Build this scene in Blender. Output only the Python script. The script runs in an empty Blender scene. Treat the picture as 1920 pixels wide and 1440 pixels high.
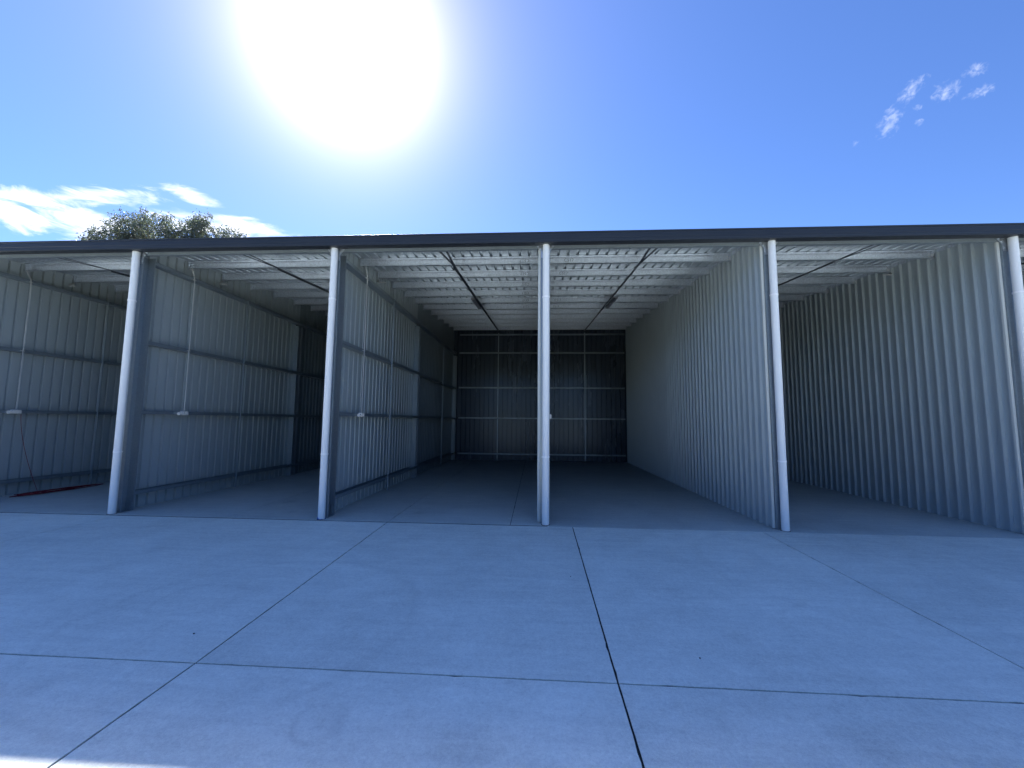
import bpy, bmesh, math, random
from mathutils import Vector, Matrix
random.seed(7)
sc = bpy.context.scene
C = sc.collection

# ------------------------------------------------------------------ camera
YAW, PITCH, ROLL = math.radians(3.572), math.radians(5.195), math.radians(0.563)
FOC = 774.14 / 1920.0                      # focal length in image widths
CAMH = 1.65
def cam_axes():
    f = Vector((-math.sin(YAW)*math.cos(PITCH), math.cos(YAW)*math.cos(PITCH), math.sin(PITCH)))
    r = Vector((math.cos(YAW), math.sin(YAW), 0)); u = r.cross(f)
    c, s = math.cos(ROLL), math.sin(ROLL)
    return c*r + s*u, -s*r + c*u, f
AR, AU, AF = cam_axes()
cam = bpy.data.cameras.new('camera'); camo = bpy.data.objects.new('camera', cam); C.objects.link(camo)
cam.sensor_width = 36; cam.lens = FOC*36; cam.clip_start = 0.05; cam.clip_end = 2000
m = Matrix((AR, AU, -AF)).transposed().to_4x4(); m.translation = (0, 0, CAMH); camo.matrix_world = m
sc.camera = camo

# ------------------------------------------------------------------ sun and sky
SUN_EL, SUN_AZ = math.radians(42.15), math.radians(-27.55)      # azimuth from +Y towards +X
SUN = Vector((math.sin(SUN_AZ)*math.cos(SUN_EL), math.cos(SUN_AZ)*math.cos(SUN_EL), math.sin(SUN_EL)))
sl = bpy.data.lights.new('sun', 'SUN'); sl.energy = 3.8; sl.angle = math.radians(0.8); sl.color = (1, .99, .96)
slo = bpy.data.objects.new('sun', sl); C.objects.link(slo)
slo.rotation_euler = SUN.to_track_quat('Z', 'Y').to_euler(); slo.location = (-20, 40, 60)

def tangent(px, py):
    "sky direction of a spot, as (x/y, z/y)"
    a, b = (px-960)/774.14, (720-py)/774.14
    d = AR*a + AU*b + AF
    return d.x/d.y, d.z/d.y

world = bpy.data.worlds.new('World'); sc.world = world; world.use_nodes = True
wt = world.node_tree; wt.nodes.clear()
class NT:
    def __init__(s, t): s.t = t
    def n(s, typ, **k):
        nd = s.t.nodes.new(typ)
        for a, v in k.items(): setattr(nd, a, v)
        return nd
    def put(s, sock, v):
        if isinstance(v, bpy.types.NodeSocket): s.t.links.new(v, sock)
        elif v is not None: sock.default_value = v
    def math(s, op, a, b=None, c=None, clamp=False):
        nd = s.n('ShaderNodeMath', operation=op, use_clamp=clamp)
        s.put(nd.inputs[0], a); s.put(nd.inputs[1], b)
        if c is not None: s.put(nd.inputs[2], c)
        return nd.outputs[0]
    def vec(s, op, a, b=None):
        nd = s.n('ShaderNodeVectorMath', operation=op); s.put(nd.inputs[0], a)
        if b is not None: s.put(nd.inputs['Scale'] if op == 'SCALE' else nd.inputs[1], b)
        return nd.outputs['Value'] if op in ('DOT_PRODUCT', 'LENGTH', 'DISTANCE') else nd.outputs[0]
    def sep(s, v):
        nd = s.n('ShaderNodeSeparateXYZ'); s.put(nd.inputs[0], v); return nd.outputs
    def comb(s, x, y, z=0.0):
        nd = s.n('ShaderNodeCombineXYZ'); s.put(nd.inputs[0], x); s.put(nd.inputs[1], y); s.put(nd.inputs[2], z); return nd.outputs[0]
    def mix(s, f, a, b, blend='MIX'):
        nd = s.n('ShaderNodeMix', data_type='RGBA', blend_type=blend)
        s.put(nd.inputs[0], f); s.put(nd.inputs[6], a); s.put(nd.inputs[7], b); return nd.outputs[2]
    def noise(s, v, scale, detail=4, rough=.55, dist=0.0):
        nd = s.n('ShaderNodeTexNoise'); s.put(nd.inputs['Vector'], v)
        nd.inputs['Scale'].default_value = scale; nd.inputs['Detail'].default_value = detail
        nd.inputs['Roughness'].default_value = rough; nd.inputs['Distortion'].default_value = dist
        return nd.outputs[0]
    def smooth(s, v, a, b, lo=0.0, hi=1.0):
        nd = s.n('ShaderNodeMapRange', interpolation_type='SMOOTHSTEP'); s.put(nd.inputs[0], v)
        for i, q in enumerate((a, b, lo, hi)): nd.inputs[i+1].default_value = q
        return nd.outputs[0]

W = NT(wt)
SKY_STRENGTH = 0.05
SKY_TINT = (0.48, 0.635, 0.96, 1)
sky = W.n('ShaderNodeTexSky', sky_type='NISHITA', sun_disc=False)
sky.sun_elevation = SUN_EL; sky.sun_rotation = SUN_AZ
sky.air_density = 1.0; sky.dust_density = 0.1; sky.ozone_density = 2.0; sky.altitude = 20
col = W.mix(1.0, sky.outputs[0], SKY_TINT, 'MULTIPLY')
tc = W.n('ShaderNodeTexCoord').outputs['Generated']
dirn = W.vec('NORMALIZE', tc)
# bright aureole of the sun in thin haze
cosang = W.math('MINIMUM', W.vec('DOT_PRODUCT', dirn, tuple(SUN)), 1.0)
ang = W.math('MULTIPLY', W.math('ARCCOSINE', cosang), 180/math.pi)
def gauss(sig, p=2.0):
    return W.math('EXPONENT', W.math('MULTIPLY', W.math('POWER', W.math('DIVIDE', ang, sig), p), -1.0))
glow = W.math('MULTIPLY', gauss(3.4, 2.0), 200.0)
glow2 = W.math('ADD', W.math('MULTIPLY', gauss(6.6, 1.6), 9.0), W.math('MULTIPLY', gauss(15.0, 1.3), 1.5))
# clouds, laid out on directions
dx, dy, dz = W.sep(dirn)
ys = W.math('MAXIMUM', dy, 0.05)
ta, tb = W.math('DIVIDE', dx, ys), W.math('DIVIDE', dz, ys)
front = W.math('GREATER_THAN', dy, 0.06)
def ellipse(p0, p1, width):
    "soft capsule between two sky spots; 1 in its middle, 0 at the rim"
    (a0, b0), (a1, b1) = tangent(*p0), tangent(*p1)
    ca, cb = (a0+a1)/2, (b0+b1)/2
    L = math.hypot(a1-a0, b1-b0)/2; ux, uy = (a1-a0)/2/L, (b1-b0)/2/L; w = width/774.14*1.15
    da, db = W.math('SUBTRACT', ta, ca), W.math('SUBTRACT', tb, cb)
    u = W.math('DIVIDE', W.math('ADD', W.math('MULTIPLY', da, ux), W.math('MULTIPLY', db, uy)), L)
    v = W.math('DIVIDE', W.math('SUBTRACT', W.math('MULTIPLY', db, ux), W.math('MULTIPLY', da, uy)), w)
    r2 = W.math('ADD', W.math('MULTIPLY', u, u), W.math('MULTIPLY', v, v))
    return W.math('SUBTRACT', 1.0, r2)
def union(l):
    o = l[0]
    for e in l[1:]: o = W.math('MAXIMUM', o, e)
    return W.math('MAXIMUM', o, -1.2)
cA = union([ellipse((-160, 372), (330, 372), 26), ellipse((-120, 395), (300, 420), 34), ellipse((90, 360), (310, 366), 12),
            ellipse((300, 348), (420, 388), 15), ellipse((100, 430), (260, 425), 30), ellipse((180, 405), (545, 438), 27),
            ellipse((300, 395), (540, 470), 24)])
sv = W.comb(W.math('ADD', ta, W.math('MULTIPLY', tb, 1.2)), W.math('ADD', W.math('MULTIPLY', tb, 3.2), W.math('MULTIPLY', ta, 0.55)))
nA = W.noise(sv, 8.0, 8, .62, .8)
dA = W.smooth(W.math('ADD', W.math('MULTIPLY', W.math('ADD', cA, .10), .62), W.math('MULTIPLY', W.math('SUBTRACT', nA, .50), 2.6)), .0, 1.05)
cB = union([ellipse((1648, 262), (1690, 192), 17), ellipse((1686, 196), (1732, 142), 14), ellipse((1746, 186), (1806, 154), 17),
            ellipse((1804, 140), (1854, 122), 12), ellipse((1808, 182), (1868, 160), 11), ellipse((1712, 206), (1732, 196), 6),
            ellipse((1714, 234), (1734, 226), 7), ellipse((1738, 145), (1746, 138), 5), ellipse((1596, 274), (1610, 264), 5)])
nB = W.noise(W.comb(W.math('MULTIPLY', W.math('ADD', ta, tb), 1.5), W.math('MULTIPLY', W.math('SUBTRACT', tb, ta), 2.6), 3.1), 20, 4, .6, .4)
dB = W.math('MULTIPLY', W.smooth(W.math('ADD', W.math('MULTIPLY', cB, .5), W.math('MULTIPLY', W.math('SUBTRACT', nB, .5), 2.0)), .0, 1.3), .42)
cl = W.math('MULTIPLY', W.math('MAXIMUM', dA, dB), front, clamp=True)
col = W.mix(cl, col, (6.6, 6.8, 7.2, 1))
gcol = W.mix(1.0, W.comb(glow2, glow2, glow2), (1.25, 1.0, 1.0, 1), 'MULTIPLY')
col = W.mix(1.0, col, W.comb(glow, glow, glow), 'ADD')
col = W.mix(1.0, col, gcol, 'ADD')
bg = W.n('ShaderNodeBackground'); W.put(bg.inputs[0], col); bg.inputs[1].default_value = SKY_STRENGTH
out = W.n('ShaderNodeOutputWorld'); wt.links.new(bg.outputs[0], out.inputs[0])

sc.view_settings.view_transform = 'Standard'; sc.view_settings.look = 'None'
sc.view_settings.exposure = 2.22; sc.view_settings.gamma = 1.0; sc.view_settings.use_curve_mapping = False
sc.cycles.max_bounces = 5; sc.cycles.diffuse_bounces = 2; sc.cycles.glossy_bounces = 3
sc.cycles.caustics_reflective = False; sc.cycles.caustics_refractive = False
sc.cycles.sample_clamp_indirect = 6

# ------------------------------------------------------------------ materials
def material(name, base, rough=.6, metal=0.0, spec=.5):
    mt = bpy.data.materials.new(name); mt.use_nodes = True
    T = NT(mt.node_tree); b = mt.node_tree.nodes['Principled BSDF']
    b.inputs['Base Color'].default_value = (*base, 1); b.inputs['Roughness'].default_value = rough
    b.inputs['Metallic'].default_value = metal; b.inputs['Specular IOR Level'].default_value = spec
    return mt, T, b
def position(T): return T.n('ShaderNodeNewGeometry').outputs['Position']
def bump(T, b, h, dist, strength=1.0):
    nd = T.n('ShaderNodeBump'); nd.inputs['Strength'].default_value = strength; nd.inputs['Distance'].default_value = dist
    T.put(nd.inputs['Height'], h); T.put(b.inputs['Normal'], nd.outputs[0])

def concrete(name, base, rough, spec, stains=()):
    mt, T, b = material(name, base, rough, 0, spec)
    P = position(T)
    big = T.noise(P, .55, 5, .6, .4); mid = T.noise(P, 3.1, 6, .65, .3); fine = T.noise(P, 55, 4, .7); grit = T.noise(P, 190, 2, .6)
    v = T.math('ADD', T.math('MULTIPLY', T.math('SUBTRACT', big, .5), .42), T.math('MULTIPLY', T.math('SUBTRACT', mid, .5), .30))
    v = T.math('ADD', v, T.math('MULTIPLY', T.math('SUBTRACT', fine, .5), .55))
    v = T.math('ADD', v, T.math('MULTIPLY', T.math('SUBTRACT', grit, .5), .5))
    gr2 = T.noise(P, 20, 3, .6)
    v = T.math('ADD', v, T.math('MULTIPLY', T.math('SUBTRACT', gr2, .5), .30))
    pit = T.smooth(T.noise(P, 34, 2, .5), .70, .78)
    v = T.math('SUBTRACT', v, T.math('MULTIPLY', pit, .14))
    # trowel and broom streaks
    st = T.noise(T.vec('MULTIPLY', P, (.5, 5.0, 1)), 2.2, 5, .6, .6)
    v = T.math('ADD', v, T.math('MULTIPLY', T.math('SUBTRACT', st, .5), .26))
    # thin scattered scuffs
    sf = T.smooth(T.noise(T.vec('MULTIPLY', P, (1.0, 3.4, 1)), 3.3, 6, .7, 1.6), .66, .76)
    v = T.math('SUBTRACT', v, T.math('MULTIPLY', sf, .16))
    wob = T.n('ShaderNodeTexNoise'); T.put(wob.inputs['Vector'], P); wob.inputs['Scale'].default_value = 3.5; wob.inputs['Detail'].default_value = 4
    pw = T.vec('ADD', P, T.vec('SCALE', T.vec('SUBTRACT', wob.outputs['Color'], (.5, .5, .5)), .22))
    pw = T.vec('MULTIPLY', pw, (1, 1, 0))
    for (x, y, r0, r1, k) in stains:
        d = T.vec('DISTANCE', pw, (x, y, 0))
        if r0 > 0: e = T.smooth(T.math('ABSOLUTE', T.math('SUBTRACT', d, r0)), 0, r1, 1, 0)
        else: e = T.smooth(d, 0, r1, 1, 0)
        e = T.math('MULTIPLY', e, T.smooth(mid, .38, .62, .25, 1))
        v = T.math('SUBTRACT', v, T.math('MULTIPLY', e, k*1.15))
    rid = T.n('ShaderNodeObjectInfo').outputs['Random']
    v = T.math('ADD', v, T.math('MULTIPLY', T.math('SUBTRACT', rid, .5), .09))
    f = T.math('ADD', 1.0, v)
    T.put(b.inputs['Base Color'], T.mix(1.0, T.comb(f, f, f), (*base, 1), 'MULTIPLY'))
    T.put(b.inputs['Roughness'], T.math('ADD', rough-.1, T.math('MULTIPLY', mid, .2)))
    h = T.math('ADD', T.math('MULTIPLY', fine, .6), T.math('MULTIPLY', grit, .5))
    bump(T, b, h, .0022, .55)
    return mt
STAINS = [(-1.19, 2.36, .13, .05, .16), (-1.14, 2.38, 0, .09, .12), (-3.07, 2.52, 0, .17, .15), (-.37, 2.24, 0, .22, .14), (1.74, 2.4, 0, .26, .15),
          (1.0, 2.55, 0, .15, .10), (-2.04, 3.43, 0, .13, .07), (-2.4, 3.5, 1.35, .07, .07), (-3.1, 3.8, .34, .05, .08), (1.56, 3.47, 0, .2, .12), (1.35, 4.37, 0, .15, .12),
          (-4.8, 5.1, 0, .28, .12), (.6, 4.75, 0, .2, .06), (2.9, 3.4, .9, .06, .05), (3.6, 5.2, 1.6, .10, .05), (.3, 6.6, 0, .3, .14), (5.3, 6.75, 0, .4, .14)]
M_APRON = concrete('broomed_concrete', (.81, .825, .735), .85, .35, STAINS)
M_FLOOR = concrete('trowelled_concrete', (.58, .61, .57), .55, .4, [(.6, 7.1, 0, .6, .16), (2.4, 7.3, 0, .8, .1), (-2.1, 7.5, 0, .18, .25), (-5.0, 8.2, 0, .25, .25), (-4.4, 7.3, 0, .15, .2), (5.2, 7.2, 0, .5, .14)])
M_GROUND = concrete('dry_grass_ground', (.09, .095, .06), .95, .2)
M_BLOCKER = concrete('blocker_ridge_dark', (.045, .055, .03), .95, .1)
M_FILLER, _, _ = material('joint_filler', (.015, .016, .018), .9)

def painted(name, base, rough, dirt=.10, oilcan=.25, metal=0.0):
    mt, T, b = material(name, base, rough, metal, .35)
    P = position(T)
    n1 = T.noise(T.vec('MULTIPLY', P, (1, 1, .25)), 1.6, 5, .6); n2 = T.noise(P, 40, 3, .6)
    f = T.math('ADD', 1.0, T.math('ADD', T.math('MULTIPLY', T.math('SUBTRACT', n1, .5), dirt*2), T.math('MULTIPLY', T.math('SUBTRACT', n2, .5), dirt)))
    T.put(b.inputs['Base Color'], T.mix(1.0, T.comb(f, f, f), (*base, 1), 'MULTIPLY'))
    T.put(b.inputs['Roughness'], T.math('ADD', rough-.08, T.math('MULTIPLY', n1, .16)))
    oil = T.noise(T.vec('MULTIPLY', P, (1, 1, .3)), 5.0, 3, .5)
    if oilcan: bump(T, b, oil, .004, oilcan)
    return mt
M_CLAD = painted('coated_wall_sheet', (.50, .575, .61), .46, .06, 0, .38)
M_CLADDIM = painted('coated_wall_sheet_dimmed', (.47, .54, .575), .48, .06, 0, .26)  # front coating darkened a little to imitate light falling off deep in the bays
M_CLADREAR = painted('darker_wall_sheet', (.27, .33, .37), .44, .06, 0, .2)  # darker sheet for the rear half of the left partitions
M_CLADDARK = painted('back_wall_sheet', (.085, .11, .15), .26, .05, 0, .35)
M_GUTTER = painted('dark_gutter_paint', (.022, .027, .037), .40, .15)
M_TRIM = painted('cream_trim', (.62, .65, .63), .45)
M_PIPE = painted('white_pvc', (.76, .785, .80), .38, .06)
M_RING = painted('white_clip', (.88, .89, .91), .35, .03)
M_CONDUIT = painted('grey_conduit', (.50, .52, .53), .5, .06)
M_OUTLET = painted('outlet_plastic', (.75, .75, .72), .35, .04)
M_BATTEN = painted('grey_batten_body', (.22, .23, .25), .5, .06)
M_BATTEN2 = painted('batten_cover', (.42, .43, .45), .35, .05)
M_TAPE = painted('blue_tape', (.03, .16, .55), .5, .2)
M_CORD = painted('red_cord', (.20, .018, .025), .5, .1)
M_STONE = painted('dark_stone', (.05, .05, .055), .8, .3)
M_INK, _, _ = material('marker_ink', (.03, .035, .05), .7)
def galv(name, base, rough, metal, spangle=.22):
    mt, T, b = material(name, base, rough, metal, .5)
    P = position(T)
    vor = T.n('ShaderNodeTexVoronoi'); T.put(vor.inputs['Vector'], P); vor.inputs['Scale'].default_value = 42
    sp = T.sep(vor.outputs['Color'])[0]
    n1 = T.noise(P, 2.3, 5, .6)
    f = T.math('ADD', .80, T.math('ADD', T.math('MULTIPLY', sp, spangle), T.math('MULTIPLY', n1, .2)))
    T.put(b.inputs['Base Color'], T.mix(1.0, T.comb(f, f, f), (*base, 1), 'MULTIPLY'))
    T.put(b.inputs['Roughness'], T.math('ADD', rough-.08, T.math('MULTIPLY', sp, .12)))
    return mt
M_GALV = galv('galvanised_steel', (.60, .655, .72), .38, .8, .24)
M_GALVB = galv('weathered_galvanised_frame', (.32, .38, .43), .42, .6, .10)
M_GALVD = galv('dull_galvanised_strap', (.10, .115, .14), .5, .5)
M_ROOF = galv('zincalume_roof_sheet', (.52, .58, .64), .40, .8)
M_BOLT = galv('bolt_zinc', (.7, .72, .74), .35, .7)
M_DARK, _, _ = material('dark_void', (.01, .011, .014), .9)
def leafmat():
    mt, T, b = material('gum_leaf', (.07, .085, .045), .55, 0, .4)
    oi = T.noise(position(T), .9, 3, .6)
    c = T.mix(oi, (.09, .105, .095, 1), (.19, .21, .18, 1)); T.put(b.inputs['Base Color'], c)
    tr = T.n('ShaderNodeBsdfTranslucent'); T.put(tr.inputs[0], T.mix(.5, c, (.12, .16, .05, 1)))
    mx = T.n('ShaderNodeMixShader'); mx.inputs[0].default_value = .3
    T.t.links.new(b.outputs[0], mx.inputs[1]); T.t.links.new(tr.outputs[0], mx.inputs[2])
    T.t.links.new(mx.outputs[0], T.t.nodes['Material Output'].inputs[0]); return mt
M_LEAF = leafmat()
M_BARK = painted('gum_bark', (.22, .18, .14), .9, .4)

# ------------------------------------------------------------------ mesh helpers
class MB:
    def __init__(s): s.v = []; s.f = []
    def add(s, v, f):
        o = len(s.v); s.v += [tuple(p) for p in v]; s.f += [tuple(i+o for i in q) for q in f]; return s
    def box(s, x0, x1, y0, y1, z0, z1):
        return s.add([(x0,y0,z0),(x1,y0,z0),(x1,y1,z0),(x0,y1,z0),(x0,y0,z1),(x1,y0,z1),(x1,y1,z1),(x0,y1,z1)],
                     [(3,2,1,0),(4,5,6,7),(0,1,5,4),(1,2,6,5),(2,3,7,6),(3,0,4,7)])
    def prism(s, pts, a, b, cap=True):
        "closed outline extruded from offset vector map a(p) to b(p)"
        n = len(pts); v = [a(p) for p in pts] + [b(p) for p in pts]
        f = [(i, (i+1) % n, n+(i+1) % n, n+i) for i in range(n)]
        if cap: f += [tuple(range(n-1, -1, -1)), tuple(range(n, 2*n))]
        return s.add(v, f)
    def tube(s, path, r, n=10, cap=True):
        path = [Vector(p) for p in path]; rings = []
        up = None
        for i, p in enumerate(path):
            d = (path[min(i+1, len(path)-1)] - path[max(i-1, 0)]).normalized()
            if up is None: up = Vector((0, 0, 1)) if abs(d.z) < .9 else Vector((1, 0, 0))
            x = d.cross(up).normalized(); y = x.cross(d).normalized(); up = y
            rr = r[i] if isinstance(r, (list, tuple)) else r
            rings.append([p + rr*(x*math.cos(t*2*math.pi/n) + y*math.sin(t*2*math.pi/n)) for t in range(n)])
        v = [q for R in rings for q in R]; f = []
        for i in range(len(path)-1):
            for t in range(n):
                f.append((i*n+t, i*n+(t+1) % n, (i+1)*n+(t+1) % n, (i+1)*n+t))
        if cap: f += [tuple(range(n-1, -1, -1)), tuple(range((len(path)-1)*n, len(path)*n))]
        return s.add(v, f)
    def bolt(s, c, axis, r=.012, h=.012):
        c = Vector(c); a = Vector(axis); return s.tube([c, c+a*h*.55, c+a*h*.56, c+a*h*1.6], [r*1.5, r*1.5, r, r*.9], 6)
    def mesh(s, name, mat, smooth=False):
        me = bpy.data.meshes.new(name); me.from_pydata(s.v, [], s.f); me.update()
        bm = bmesh.new(); bm.from_mesh(me); bmesh.ops.recalc_face_normals(bm, faces=bm.faces); bm.to_mesh(me); bm.free()
        me.materials.append(mat)
        if smooth:
            me.polygons.foreach_set('use_smooth', [True]*len(me.polygons))
            me.set_sharp_from_angle(angle=math.radians(40))
        return me
def link(name, me, parent=None, loc=(0, 0, 0)):
    o = bpy.data.objects.new(name, me); C.objects.link(o); o.location = loc
    if parent: o.parent = parent
    return o
def build(mb, name, mat, parent=None, loc=(0, 0, 0), smooth=False): return link(name, mb.mesh(name, mat, smooth), parent, loc)
def thing(name, label, cat, loc=(0, 0, 0), group=None):
    o = bpy.data.objects.new(name, None); C.objects.link(o); o.location = loc; o.empty_display_size = .2
    return tag(o, label, cat, group)
def tag(o, label, cat, group=None):
    o['label'] = label; o['category'] = cat
    if group: o['group'] = group
    return o
def cprofile(d, w, lip, t=.003):
    "C section outline: web along u at v=0, flanges towards +v"
    return [(0, 0), (d, 0), (d, w), (d-lip, w), (d-lip, w-t), (d-t, w-t), (d-t, t), (t, t), (t, w-t), (lip, w-t), (lip, w), (0, w)]

# ------------------------------------------------------------------ layout
S, X3 = 3.7197, 0.1311
POST = [X3 + (i-4)*S for i in range(8)]          # partition lines; 4 is the centre post
XL, XR = POST[0]-.12, POST[-1]+.12
SLOPE = .0822; RA = math.atan(SLOPE)
def zb(y): return 4.70 + SLOPE*(y-6.8)           # underside of purlins
def zr(y): return zb(y) + .158                   # roof pan
YB = 17.78
PITCHW, RIB = .2, .045
def sheet_x(p): return p - .085

# ------------------------------------------------------------------ ground, apron, floor
g = MB(); g.add([(-600, -600, -.16), (600, -600, -.16), (600, 600, -.16), (-600, 600, -.16)], [(0, 1, 2, 3)])
o = build(g, 'ground', M_GROUND); o['kind'] = 'structure'

# unseen wooded ridge, added all round to keep horizon light out of the bays
hb = MB(); NH = 180; rr = random.Random(5); hv = []; hf = []
for k in range(NH):
    a = 2*math.pi*k/NH
    h = 11.5 + 1.6*math.sin(3*a+.4) + 1.0*math.sin(7*a+2) + rr.uniform(-.9, .9)
    for r, z in ((92, -.17), (98, h*.55), (106, h), (150, h*1.05), (230, -.3)): hv.append((r*math.cos(a), r*math.sin(a), z))
hf = [(k*5+j, ((k+1) % NH)*5+j, ((k+1) % NH)*5+j+1, k*5+j+1) for k in range(NH) for j in range(4)]
hb.add(hv, hf); o = build(hb, 'blocker_ridge', M_BLOCKER); o['kind'] = 'structure'

def slab(mbname, corners, mat, parent, jit=.002, step=.07, depth=.05):
    "one concrete panel with slightly ragged saw-cut arrises"
    pts = []
    for i in range(4):
        a, b = Vector(corners[i]), Vector(corners[(i+1) % 4]); L = (b-a).length
        n = max(2, min(90, int(L/step))); nrm = Vector((-(b-a).y, (b-a).x)).normalized()
        for k in range(n):
            j = random.uniform(0, jit) + (random.uniform(.002, .007) if random.random() < .05 else 0)
            pts.append(a + (b-a)*k/n + (nrm*j if k else Vector((0, 0))))
    mb = MB(); mb.prism(pts, lambda p: (p.x, p.y, -depth), lambda p: (p.x, p.y, 0))
    return build(mb, mbname, mat, parent)
YS = 6.755
YF = 6.79                                        # inner floor starts here; dark filler between
apron = MB(); apron.box(-36, 34, -5.4, YS-.012, -.15, -.007)
apron = build(apron, 'apron', M_FILLER); apron['kind'] = 'structure'
jx = lambda near, far: (near, far)               # joint x at y=2 and at y=6.75
cols = [(-35.6, -35.6), (-30.6, -30.6), (-25.9, -25.9), (-21.2, -21.2), (-16.5, -16.5), (-11.8, -11.8), (-7.07, -7.08), (-2.28, -2.43), (.51, .56), (3.29, 3.45), (8.1, 8.1), (12.8, 12.8), (17.5, 17.5), (22.2, 22.2), (26.9, 26.9), (33.6, 33.6)]
rows = [YS-.014, 2.82, -1.2, -5.2]
def cx(c, y): return c[0] + (c[1]-c[0])*(y-2.0)/4.75 if y > 2 else c[0]
G = .006
for r in range(len(rows)-1):
    y1, y0 = rows[r], rows[r+1]
    for c in range(len(cols)-1):
        a, b = cols[c], cols[c+1]
        near = r < 2 and 4 < c < 10
        g1 = 0 if r == 0 else G
        slab('slab_panel', [(cx(a, y0)+G, y0+G), (cx(b, y0)-G, y0+G), (cx(b, y1)-G, y1-g1), (cx(a, y1)+G, y1-g1)], M_APRON, apron, .002 if near else .0, .06 if near else 3, .028)
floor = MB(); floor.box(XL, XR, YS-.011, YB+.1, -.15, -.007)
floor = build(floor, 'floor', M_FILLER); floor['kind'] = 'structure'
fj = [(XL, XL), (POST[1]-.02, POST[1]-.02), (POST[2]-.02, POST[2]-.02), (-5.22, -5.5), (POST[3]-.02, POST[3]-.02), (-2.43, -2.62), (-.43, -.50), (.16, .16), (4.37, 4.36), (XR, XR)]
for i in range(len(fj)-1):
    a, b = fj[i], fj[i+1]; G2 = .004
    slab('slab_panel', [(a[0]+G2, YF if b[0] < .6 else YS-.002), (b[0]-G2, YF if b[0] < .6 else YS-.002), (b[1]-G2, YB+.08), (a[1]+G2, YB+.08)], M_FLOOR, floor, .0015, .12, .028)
mb = MB(); mb.box(XL, .16, YS-.010, YF-.004, -.029, -.0035); build(mb, 'joint_filler', M_FILLER, floor)
def pebble(x, y, r, label):
    R = random.Random(int(x*100)); bm = bmesh.new(); bmesh.ops.create_icosphere(bm, subdivisions=2, radius=r)
    for v in bm.verts: v.co *= R.uniform(.75, 1.1); v.co.z *= .6
    me = bpy.data.meshes.new('pebble'); bm.to_mesh(me); bm.free(); me.materials.append(M_STONE)
    tag(link('pebble', me, None, (x, y, r*.5)), label, 'pebble', 'pebbles on the concrete apron')
pebble(-2.63, 3.18, .0075, 'small dark pebble on the apron just left of the long diagonal joint')
pebble(1.15, 3.15, .0065, 'tiny dark pebble on the apron right of the middle joint')
pebble(.36, 4.62, .0065, 'tiny dark pebble on the apron beside the joint near the middle downpipe')

# ------------------------------------------------------------------ the shed
shed = thing('storage_shed', 'long open-fronted metal storage shed with corrugated partitions and dark gutter', 'shed', (0, 7, 0))
def part(mb, name, mat, parent=None, smooth=False):
    "part of the shed built in world coordinates"
    o = build(mb, name, mat, parent or shed, smooth=smooth)
    if parent is None or parent == shed: o.matrix_parent_inverse = Matrix.Translation((0, -7, 0))
    return o
def place(o, parent=shed):
    if parent == shed: o.matrix_parent_inverse = Matrix.Translation((0, -7, 0))
    return o

# roof: ribbed sheet, ribs upwards, running front to back
def ribs(u0, u1, pitch, rib, base=.056, top=.028, flute=.0016):
    pts = []; u = u0
    while u < u1:
        pan = pitch - base; s = (base-top)/2
        for q, h in ((0, 0), (pan*.31, 0), (pan*.345, flute), (pan*.38, 0), (pan*.62, 0), (pan*.655, flute), (pan*.69, 0), (pan, 0), (pan+s, rib), (pan+s+top, rib)):
            pts.append((u+q, h))
        u += pitch
    pts.append((u, 0)); return pts
rp = ribs(XL-.1, XR+.1, .19, .03)
mb = MB(); n = len(rp); ys = (6.85, YB+.16)
mb.add([(u, y, zr(y)+h) for y in ys for u, h in rp], [(i, i+1, n+i+1, n+i) for i in range(n-1)])
roof = part(mb, 'roof', M_ROOF)
# ridge-side barge and end flashings
mb = MB(); mb.box(XL-.1, XR+.1, YB+.15, YB+.19, zr(YB)-.22, zr(YB)+.06); part(mb, 'flashing', M_GUTTER)
for xe in (XL-.13, XR+.1):
    mb = MB(); mb.prism([(6.74, zr(6.74)-.16), (YB+.15, zr(YB)-.16), (YB+.15, zr(YB)+.05), (6.74, zr(6.74)+.05)], lambda p: (xe, p[0], p[1]), lambda p: (xe+.03, p[0], p[1])); part(mb, 'flashing', M_GUTTER)

# gutter: square profile with a rolled front bead and shallow grooves
gp = [(6.862, 4.825), (6.862, 4.662), (6.715, 4.655), (6.703, 4.662), (6.70, 4.690), (6.704, 4.694), (6.704, 4.722), (6.70, 4.726), (6.70, 4.786), (6.704, 4.790), (6.704, 4.806), (6.694, 4.812),
      (6.694, 4.832), (6.706, 4.838), (6.716, 4.832), (6.716, 4.816), (6.709, 4.812), (6.709, 4.668), (6.856, 4.672), (6.856, 4.825)]
mb = MB(); mb.prism(gp, lambda p: (XL-.14, p[0], p[1]), lambda p: (XR+.14, p[0], p[1])); part(mb, 'gutter', M_GUTTER)

# purlins: one per bay and row, C sections, web to the front
PUR_Y = [8.02 + .94*i for i in range(11)]
PX0, PX1 = .015, -.125                           # from sheet of this line to the ribs of the next
PLEN = S + PX1 - PX0 + .085
cp = cprofile(.152, .064, .018)
def sect(mb, x0, x1, y, z, prof):
    c, s = math.cos(RA), math.sin(RA)
    def pt(p, x):
        v = .064 - p[1]                          # open side to the front
        return (x, y + v*c - p[0]*s, z + v*s + p[0]*c)
    mb.prism(prof, lambda p: pt(p, x0), lambda p: pt(p, x1)); return mb
pm = sect(MB(), 0, PLEN, 0, 0, cp).mesh('purlin', M_GALV)
cm = MB(); cm.box(.005, .013, -.006, .07, -.01, .15)
for yy in (.046,):
    cm.box(.0, .11, yy-.004, yy+.0, .012, .135)
    for bx in (.035, .08):
        for bz in (.045, .105): cm.bolt((bx, yy-.004, bz), (0, -1, 0), .007, .009)
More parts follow.
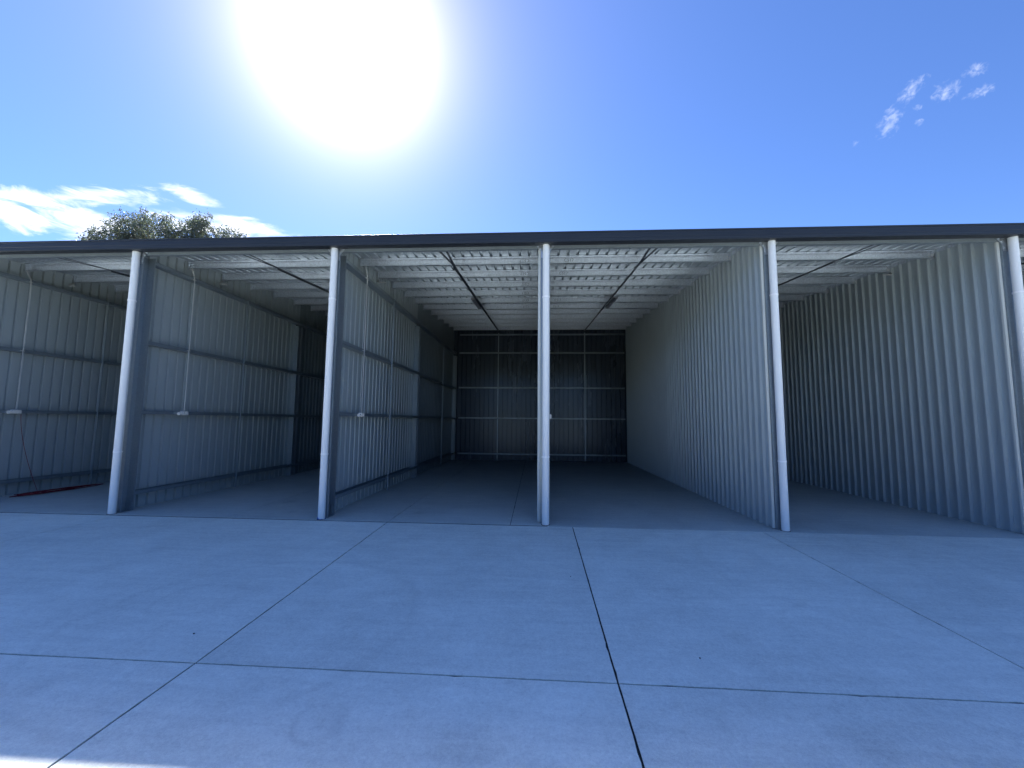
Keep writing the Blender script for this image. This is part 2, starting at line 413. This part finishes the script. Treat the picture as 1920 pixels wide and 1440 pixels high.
cleat_l = cm.mesh('cleat', M_GALV)
cm2 = MB()
cm2.box(PLEN+.0005, PLEN+.006, -.012, .074, -.008, .15)
for bz in (.045, .105):
    for bx in (.03,): cm2.bolt((PLEN-bx, .050, bz), (0, -1, 0), .009, .012)
cleat_r = cm2.mesh('cleat', M_BOLT)
purl = {}
for b in range(7):
    for k, y in enumerate(PUR_Y):
        p = place(link('purlin', pm, shed)); p.location = (sheet_x(POST[b])+PX0, y, zb(y))
        purl[b, k] = p
        if 1 <= b <= 5:
            link('cleat', cleat_l, p); link('cleat', cleat_r, p)
# eave purlin along the front
ep = cprofile(.152, .06, .018)
em = MB(); em.prism(ep, lambda p: (0, p[1], p[0]), lambda p: (S-.06, p[1], p[0]))
for bx in (.13, S-.20):
    for bz in (.03,): em.bolt((bx, -.001, bz), (0, -1, 0), .008, .01)
em = em.mesh('eave_purlin', M_GALVB)
for b in range(7):
    p = place(link('eave_purlin', em, shed)); p.location = (POST[b]+.03, 6.93, 4.637)

# bridging straps under the purlins, splayed into a V at the front
def strip(mb, a, b, w, t=.004):
    a, b = Vector(a), Vector(b); d = (b-a).normalized(); x = d.cross(Vector((0, 0, 1))).normalized()*w/2; u = Vector((0, 0, t))
    v = [a-x, a+x, b+x, b-x]; v += [q-u for q in v]
    return mb.add(v, [(0,1,2,3),(7,6,5,4),(0,4,5,1),(1,5,6,2),(2,6,7,3),(3,7,4,0)])
bmid = []
for b in range(7):
    xc = (POST[b]+POST[b+1])/2 + .02; bmid.append(xc)
    mb = MB()
    y0, y1 = PUR_Y[0]+.06, PUR_Y[-1]+.3
    strip(mb, (xc, y0, zb(y0)-.004), (xc, y1, zb(y1)-.004), .045)
    strip(mb, (xc-.022, y0, zb(y0)-.004), (xc-.022, y1, zb(y1)-.004), .004, .034)
    brid = part(mb, 'bridging_strap', M_GALVD)
    for dx_ in (-.07, .07):
        mb = MB(); strip(mb, (xc+dx_, 6.99, 4.684), (xc, y0+.03, zb(y0)-.001), .042); part(mb, 'brace_strap', M_GALVD)

# partitions
PNAMES = {1: 'partition at the far left edge', 2: 'partition behind the first downpipe', 3: 'partition behind the blue-taped downpipe'}
def sheet_profile(y0, y1): return [(u, -h) for u, h in ribs(y0, y1, PITCHW, RIB, .048, .030, 0.0) if u <= y1+.001]
def wall_sheet(y0, y1, mat):
    swp = sheet_profile(y0, y1); n = len(swp)
    mb = MB(); mb.add([(h, y, .004) for y, h in swp] + [(h, y, zr(y)-.004) for y, h in swp], [(i, i+1, n+i+1, n+i) for i in range(n-1)])
    return mb.mesh('wall_sheet', mat)
sheet_mesh = wall_sheet(6.985, 12.186, M_CLAD); sheet_mesh2 = wall_sheet(12.185, YB-.06, M_CLADREAR); sheet_mesh3 = wall_sheet(12.185, YB-.06, M_CLADDIM)
# end trim: folded channel capping the sheet's front edge
mb = MB(); mb.box(-.040, -.0005, 6.958, 6.975, .012, 4.675); mb.box(-.040, -.0365, 6.9755, 6.992, .012, 4.675); mb.box(-.028, -.012, 6.954, 6.9575, .012, 4.675)
trim_mesh = mb.mesh('end_trim', M_TRIM)
# angle flashing at the top of the sheet's left face
mb = MB(); mb.prism([(7.1, zr(7.1)-.07), (YB-.1, zr(YB-.1)-.07), (YB-.1, zr(YB-.1)-.006), (7.1, zr(7.1)-.006)], lambda p: (-.041, p[0], p[1]), lambda p: (-.037, p[0], p[1]))
flash_mesh = mb.mesh('top_angle', M_GALV)
# columns
def column(depth, width, h, base=True):
    mb = MB(); pr = cprofile(depth, width, .02, .004)
    mb.prism(pr, lambda p: (p[1], p[0], .004), lambda p: (p[1], p[0], h)); return mb
colm = column(.235, .152, 4.66).mesh('column', M_GALVB)
mb = MB(); mb.box(.0045, .012, .012, .222, .003, .18); mb.box(.012, .145, .21, .222, .003, .15); mb.box(.012, .145, .012, .2095, .003, .009)
for bz in (.05, .09, .13, .165): mb.bolt((.115, .2095, bz), (0, -1, 0), .009, .012)
for bz in (.06, .13): mb.bolt((.012, .12, bz), (1, 0, 0), .009, .012)
for bz in (.055, .105): mb.bolt((.135, -.0005, bz), (0, -1, 0), .009, .01)
basem = mb.mesh('base_cleat', M_GALVB)
mb = MB(); mb.prism([(-.115, 4.735), (.185, 4.735), (.185, 4.665), (.115, 4.585), (.105, 4.47), (-.035, 4.47), (-.045, 4.585), (-.115, 4.665)], lambda p: (p[0], 6.912, p[1]), lambda p: (p[0], 6.9185, p[1]))
for bx, bz in ((-.09, 4.675), (.16, 4.675), (-.055, 4.63), (.125, 4.63), (.092, 4.52), (-.022, 4.52)): mb.bolt((bx, 6.912, bz), (0, -1, 0), .008, .01)
brackm = mb.mesh('eave_bracket', M_GALV)
# girts on the right-hand side of the sheet
GW = .15
def girt(y0, y1, h, w=GW):
    mb = MB(); mb.prism(cprofile(w, h, .016), lambda p: (.002+p[0], y0, p[1]-h/2), lambda p: (.002+p[0], y1, p[1]-h/2)); return mb
gz = [(.30, .066), (1.755, .0665), (3.05, .067), (4.575, .0675)]
gm = {}
for z, h in gz: gm[z] = girt(7.16, YB-.17, h).mesh('girt', M_GALVB)
mb = MB(); mb.prism(cprofile(.2, .148, .02, .004), lambda p: (p[1]+.001, p[0], .004), lambda p: (p[1]+.001, p[0], 4.47)); midm = mb.mesh('column', M_GALVB)
mb = MB(); mb.box(.1535, .182, 0, .004, .02, 4.60); mb.box(.1535, .157, .0045, .034, .02, 4.60); rodm = mb.mesh('bridging_rod', M_GALVB)
pipe_labels = {2: 'white downpipe at the left, first in view', 3: 'white downpipe with blue tape at its foot', 4: 'white downpipe at the middle of the photo', 5: 'white downpipe beside the sunlit ribbed partition', 6: 'white downpipe at the right edge'}
for i, p in enumerate(POST):
    xs = sheet_x(p)
    w = bpy.data.objects.new('partition_wall', None); C.objects.link(w); w.parent = shed; place(w); w.empty_display_size = .1; w.location = (xs, 0, 0)
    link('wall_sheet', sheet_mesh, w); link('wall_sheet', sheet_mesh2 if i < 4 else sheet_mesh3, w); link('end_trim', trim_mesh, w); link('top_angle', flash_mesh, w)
    c = link('column', colm, w, (p-xs-.083, 6.925, 0)); link('base_cleat', basem, w, (p-xs-.083, 6.925, 0)); link('eave_bracket', brackm, w, (p-xs-.042, 0, 0))
    for z, h in gz: link('girt', gm[z], w, (0, 0, z))
    for yy in (11.92, YB-.25): link('column', midm, w, (.0015, yy, 0))
    for yy in (9.66, 15.05): link('bridging_rod', rodm, w, (0, yy, 0))

# back wall
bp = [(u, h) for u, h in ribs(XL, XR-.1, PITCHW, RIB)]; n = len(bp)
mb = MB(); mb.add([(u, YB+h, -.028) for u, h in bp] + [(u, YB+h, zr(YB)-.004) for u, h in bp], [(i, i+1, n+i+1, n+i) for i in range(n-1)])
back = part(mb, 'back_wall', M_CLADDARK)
mbg = MB(); mbg.prism(cprofile(.055, .075, .012), lambda p: (0, -p[1]-.002, p[0]-.027), lambda p: (S-.31, -p[1]-.002, p[0]-.027)); bgm = mbg.mesh('girt', M_GALVB)
mbr = MB(); mbr.box(-.02, .02, -.084, -.0795, .02, 5.5); mbr.box(-.02, -.016, -.079, -.05, .02, 5.5); brm = mbr.mesh('bridging_rod', M_GALVB)
mbc = MB(); mbc.prism(cprofile(.16, .2, .02, .004), lambda p: (p[0], -p[1]-.001, .004), lambda p: (p[0], -p[1]-.001, 5.45)); bcm = mbc.mesh('column', M_GALV)
for b in range(7):
    for z in (.27, 1.79, 3.10, 4.62, 5.43): link('girt', bgm, back, (POST[b]+.16, YB-.0, z))
    link('bridging_rod', brm, back, (bmid[b], YB, 0))

# downpipes
def lathe_ring(r0, r1, z0, z1, n=28):
    mb = MB(); pr = [(r0, z0), (r1, z0+.002), (r1, z1-.002), (r0, z1)]
    v = [(r*math.cos(2*math.pi*k/n), r*math.sin(2*math.pi*k/n), z) for k in range(n) for r, z in pr]
    f = [(k*4+j, ((k+1) % n)*4+j, ((k+1) % n)*4+(j+1) % 4, k*4+(j+1) % 4) for k in range(n) for j in range(4)]
    return mb.add(v, f)
pr = .0575
mb = MB(); mb.tube([(0, 0, .0), (0, 0, 2.3), (0, 0, 4.66)], pr, 32); pipem = mb.mesh('downpipe', M_PIPE, True)
ringm = lathe_ring(pr, pr+.007, -.012, .012); ringm.box(-.012, .012, pr, .085, -.009, .009); ringm = ringm.mesh('pipe_clip', M_RING, True)
gapring = lathe_ring(pr-.001, pr+.012, .001, .006).mesh('pipe_base_gap', M_DARK)  # dark ring standing in for the gap where the pipe enters the slab
for i, p in enumerate(POST):
    d = place(link('downpipe', pipem, shed)); d.location = (p+random.uniform(-.004, .004), 6.845, 0)
    if i in pipe_labels: d['label'] = pipe_labels[i]
    for z in (1.068, 3.757): link('pipe_clip', ringm, d, (0, 0, z+random.uniform(-.012, .012)))
    link('pipe_base_gap', gapring, d)
    if i == 3:                                   # blue tape round the foot
        mb = MB(); n = 40; v = []; f = []
        for k in range(n):
            t = 2*math.pi*k/n; hh = .030 + .022*math.sin(t+5.4) + .006*math.sin(5*t) + random.uniform(-.003, .003)
            for r, z in ((pr+.001, .007), (pr+.004, .008), (pr+.004+random.uniform(0, .003), hh), (pr+.001, hh+.001)): v.append((r*math.cos(t), r*math.sin(t), z))
        f = [(k*4+j, ((k+1) % n)*4+j, ((k+1) % n)*4+(j+1) % 4, k*4+(j+1) % 4) for k in range(n) for j in range(4)]
        t = build(mb.add(v, f), 'tape', M_TAPE, d); t['label'] = 'blue tape wrapped round the foot of the downpipe'

# pen marks on the purlin webs: C517, upside down left of the centre post
tcv = bpy.data.curves.new('mark', 'FONT'); tcv.body = 'C517'; tcv.size = .12; tcv.space_character = 1.15; tcv.extrude = .0; tcv.offset = -.001
tob = bpy.data.objects.new('mark', tcv); C.objects.link(tob)
dg = bpy.context.evaluated_depsgraph_get(); tme = bpy.data.meshes.new_from_object(tob.evaluated_get(dg)); bpy.data.objects.remove(tob)
tme.materials.clear(); tme.materials.append(M_INK)
tw = max(v.co.x for v in tme.vertices)
for v in tme.vertices: v.co.x -= tw/2; v.co.y -= .04
def mark(b, k, x, flip, s=1.0):
    p = purl[b, k]; o = link('pen_mark', tme, p)
    q = Matrix.Rotation(-RA*-1, 4, 'X') @ Matrix.Rotation(math.radians(90), 4, 'X') @ Matrix.Rotation(math.pi if flip else 0, 4, 'Z')
    o.matrix_local = Matrix.Translation((x - (sheet_x(POST[b])+PX0), .0525, .084)) @ q @ Matrix.Diagonal((.66*s, .72, 1, 1))
for k, x in enumerate((-.275, -.30, -.315, -.34, -.36, -.38)): mark(3, k, x, True)
for k, x in ((0, .614), (1, .562), (4, .575), (5, .56)): mark(4, k, x, False)

# ------------------------------------------------------------------ electrical things
def arc(c, r, a0, a1, n, f): return [f(c, r, a0+(a1-a0)*k/n) for k in range(n+1)]
def outlet(i, label):
    p = POST[i]; x0 = sheet_x(p)+.1525
    t = thing('power_outlet', label, 'power outlet', (x0, 8.03, 1.755), 'power outlets on the partition walls')
    mb = MB(); mb.prism([(-.075, -.032), (-.068, -.042), (.068, -.042), (.075, -.032), (.075, .032), (.068, .042), (-.068, .042), (-.075, .032)], lambda q: (.001, q[0], q[1]), lambda q: (.062, q[0]*.96, q[1]*.96))
    build(mb, 'housing', M_OUTLET, t)
    mb = MB(); mb.tube([(.03, -.076, -.012), (.03, -.13, -.012), (.03, -.135, -.012)], [.034, .034, .028], 16); build(mb, 'round_plug', M_OUTLET, t, smooth=True)
    for yy in (-.035, .03):
        mb = MB(); mb.box(.0625, .069, yy-.022, yy+.022, -.03, .028); s_ = build(mb, 'flap', M_OUTLET, t)
    pts = [(.03, .0, .035), (.03, .0, 1.3), (.03, 0, 2.6)]
    pts += [(.03, 0, 2.78)] + [(.03-.0*k, -.10*(1-math.cos(k*math.pi/8)), 2.78+.16*math.sin(k*math.pi/8)) for k in range(1, 4)] + [(.03, -.10, 3.02)]
    mb = MB(); mb.tube(pts, .0085, 10); build(mb, 'conduit', M_CONDUIT, t, smooth=True)
    for zz in (1.29, 2.79):
        mb = MB(); mb.box(-.0 if zz < 2 else .0, .046, -.022, .022, zz-.008, zz+.008); build(mb, 'saddle', M_CONDUIT, t)
outlet(1, 'white power outlet with conduit on the leftmost wall, red cord hanging below it')
outlet(2, 'white power outlet with conduit on the wall behind the first downpipe')
outlet(3, 'white power outlet with conduit on the wall behind the blue-taped downpipe')
outlet(4, 'white power outlet peeking out right of the middle downpipe')
def hook(x, y, z, sgn, label):
    t = tag(build(MB().tube([(0, .18, .12), (0, .15, .10)] + [(sgn*.11*(1-math.cos(a)), .15-.14*math.sin(a), .10-.11*math.sin(a)*.9) for a in [k*math.pi/2/6 for k in range(1, 7)]] + [(sgn*.24, .02, -.0)], .0125, 10), 'conduit_bend', M_CONDUIT, None, (x, y, z), True), label, 'conduit', 'short conduit bends at the second purlin')
hook(sheet_x(POST[1])+.04, 8.78, 4.72, 1, 'short white conduit bend under the second purlin, leftmost bay')
hook(sheet_x(POST[2])+.04, 8.78, 4.72, 1, 'short white conduit bend under the second purlin, bay right of the first downpipe')
hook(sheet_x(POST[3])+.04, 8.78, 4.72, 1, 'short white conduit bend under the second purlin, bay right of the blue-taped downpipe')
hook(sheet_x(POST[6])-.05, 8.84, 4.78, -1, 'short white conduit bend at the ribbed wall on the right, under the second purlin')
def batten(b, side, label):
    x = bmid[b] + side*.09; y0, y1 = 11.05, 12.4
    t = thing('light_fitting', label, 'light fitting', (x, y0, zb(y0)), 'battens beside the roof bridging')
    sh = lambda u, v, w: (u, v, w + SLOPE*v - .001)
    def bx(x0, x1, v0, v1, w0, w1):
        return MB().add([sh(*q) for q in ((x0,v0,w0),(x1,v0,w0),(x1,v1,w0),(x0,v1,w0),(x0,v0,w1),(x1,v0,w1),(x1,v1,w1),(x0,v1,w1))], [(3,2,1,0),(4,5,6,7),(0,1,5,4),(1,2,6,5),(2,3,7,6),(3,0,4,7)])
    build(bx(-.055, .055, 0, y1-y0, -.028, -.003), 'body', M_BATTEN, t); build(bx(-.047, .047, .05, y1-y0-.05, -.055, -.0285), 'cover', M_BATTEN2, t)
    for v in (.0, y1-y0-.045): build(bx(-.05, .05, v+.002, v+.043, -.06, -.0285), 'end_cap', M_BATTEN, t)
batten(3, -1, 'long grey batten under the roof purlins, left of the middle downpipe')
batten(4, 1, 'long grey batten under the roof purlins, right of the middle downpipe')

# red extension cord: drop from the outlet and a loose elongated coil on the floor
rnd = random.Random(3); pts = []
x0 = sheet_x(POST[1])+.19
for k in range(20):
    t = k/19; pts.append((x0+.02+.06*math.sin(t*2.2), 8.10+.42*t**1.6, 1.70-1.69*t**.9+.0))
cy, cxx = 8.85, x0+.16
loops = 9
for k in range(loops*26):
    a = k/26*2*math.pi; q = k/(loops*26)
    L = .62+.22*math.sin(q*19+1); wd = .13+.07*math.sin(q*31)
    pts.append((cxx+wd*math.sin(a+.5*math.sin(a))+.05*math.sin(q*23)+.02*rnd.uniform(-1, 1), cy-L*math.cos(a)+.12*math.sin(q*13), .010+.010*abs(math.sin(k*.37))+.0016*k/26))
mb = MB(); mb.tube(pts, [.0045]*20 + [.0075]*(len(pts)-20), 6); tag(build(mb, 'extension_cord', M_CORD, smooth=True), 'red extension cord hanging and loosely coiled on the floor by the leftmost wall', 'cord')

# ------------------------------------------------------------------ gum tree behind the shed
TY = 27.0
def tpt(px, py, y=TY):
    a, b = tangent(px, py); return Vector((a*y, y, CAMH + b*y))
def tree():
    R = random.Random(11)
    top = [(165, 430), (185, 412), (205, 400), (232, 392), (252, 388), (277, 390), (300, 402), (322, 398), (345, 396), (370, 393), (392, 400), (408, 418), (428, 420), (448, 424), (462, 436)]
    base = tpt(310, 470); bx, bz = base.x, 0
    t = thing('gum_tree', 'broad gum tree crown rising above the shed roof at the left', 'tree', (bx, TY, -.16))
    O = Vector((bx, TY, -.16))
    # clump centres: first those that make the skyline, then the body of the crown
    cl = []
    for (px, py) in top:
        r = R.uniform(.55, .8); p = tpt(165+(px-165)*.985+6, py+3); cl.append((p + Vector((0, R.uniform(-.6, .6), -r*1.0)), r))
    for k in range(95):
        px = R.uniform(185, 458); i = min(range(len(top)), key=lambda j: abs(top[j][0]-px))
        py = top[i][1] + R.uniform(24, 80); p = tpt(px, py, TY); cl.append((p + Vector((0, R.uniform(-1.6, 1.6), -.3)), R.uniform(.5, .85)))
    for k in range(26):
        a = R.uniform(0, 6.28); rr = R.uniform(1.5, 5.0); cl.append((Vector((bx+rr*math.cos(a), TY+rr*.8*math.sin(a), R.uniform(8.5, 12.5))), R.uniform(.9, 1.4)))
    V = []; F = []
    for c, r in cl:
        # each clump is a handful of drooping sprays of narrow leaves
        for s_ in range(int(58*r*r)+11):
            d = Vector((R.gauss(0, 1), R.gauss(0, 1), R.gauss(0, .8))).normalized()
            sc_ = c + d*r*(R.random()**.45)
            for q in range(R.randint(4, 9)):
                p = sc_ + Vector((R.gauss(0, .11), R.gauss(0, .11), R.gauss(0, .11)))
                l = R.uniform(.12, .24); w = l*R.uniform(.3, .5)
                u = Vector((R.gauss(0, .7), R.gauss(0, .7), -R.uniform(.2, 1.1))).normalized(); x = u.cross(Vector((R.gauss(0, 1), R.gauss(0, 1), R.gauss(0, 1)))).normalized()*w*.5
                i0 = len(V); V += [p-O, p+u*l*.5+x-O, p+u*l-O, p+u*l*.5-x-O]; F.append((i0, i0+1, i0+2, i0+3))
    me = bpy.data.meshes.new('crown'); me.from_pydata([tuple(v) for v in V], [], F); me.materials.append(M_LEAF); link('crown', me, t)
    mb = MB(); fork = Vector((.2, 0, 4.2))
    mb.tube([(0, 0, 0), (.05, .02, 1.2), (.12, .0, 2.8), fork], [.42, .33, .30, .27], 12); build(mb, 'trunk', M_BARK, t, smooth=True)
    hubs = []
    for k in range(7):
        a = (k+.3)/7; px = 175+a*280; h = tpt(px, 455) - O + Vector((0, R.uniform(-1.5, 1.5), -R.uniform(.8, 2.0))); hubs.append(h)
        mid = fork.lerp(h, .5) + Vector((R.uniform(-.5, .5), R.uniform(-.5, .5), .5))
        mb = MB(); mb.tube([fork-Vector((0, 0, .15)), fork.lerp(mid, .5), mid, mid.lerp(h, .5)+Vector((.1, .1, .2)), h], [.2, .16, .12, .09, .07], 8); build(mb, 'limb', M_BARK, t, smooth=True)
    tw = MB()
    for c, r in cl:
        c = c-O; h = min(hubs, key=lambda q: (q-c).length)
        m_ = h.lerp(c, .55) + Vector((R.uniform(-.3, .3), R.uniform(-.3, .3), R.uniform(-.1, .4)))
        tw.tube([h, m_, c], [.05, .032, .018], 5)
        for k in range(5):
            e = c + Vector((R.gauss(0, 1), R.gauss(0, 1), R.gauss(.3, .8))).normalized()*r*.9; tw.tube([m_.lerp(c, R.uniform(.5, 1)), c.lerp(e, .5), e], [.016, .011, .006], 4)
    o = build(tw, 'twigs', M_BARK, t); o['kind'] = 'stuff'
tree()
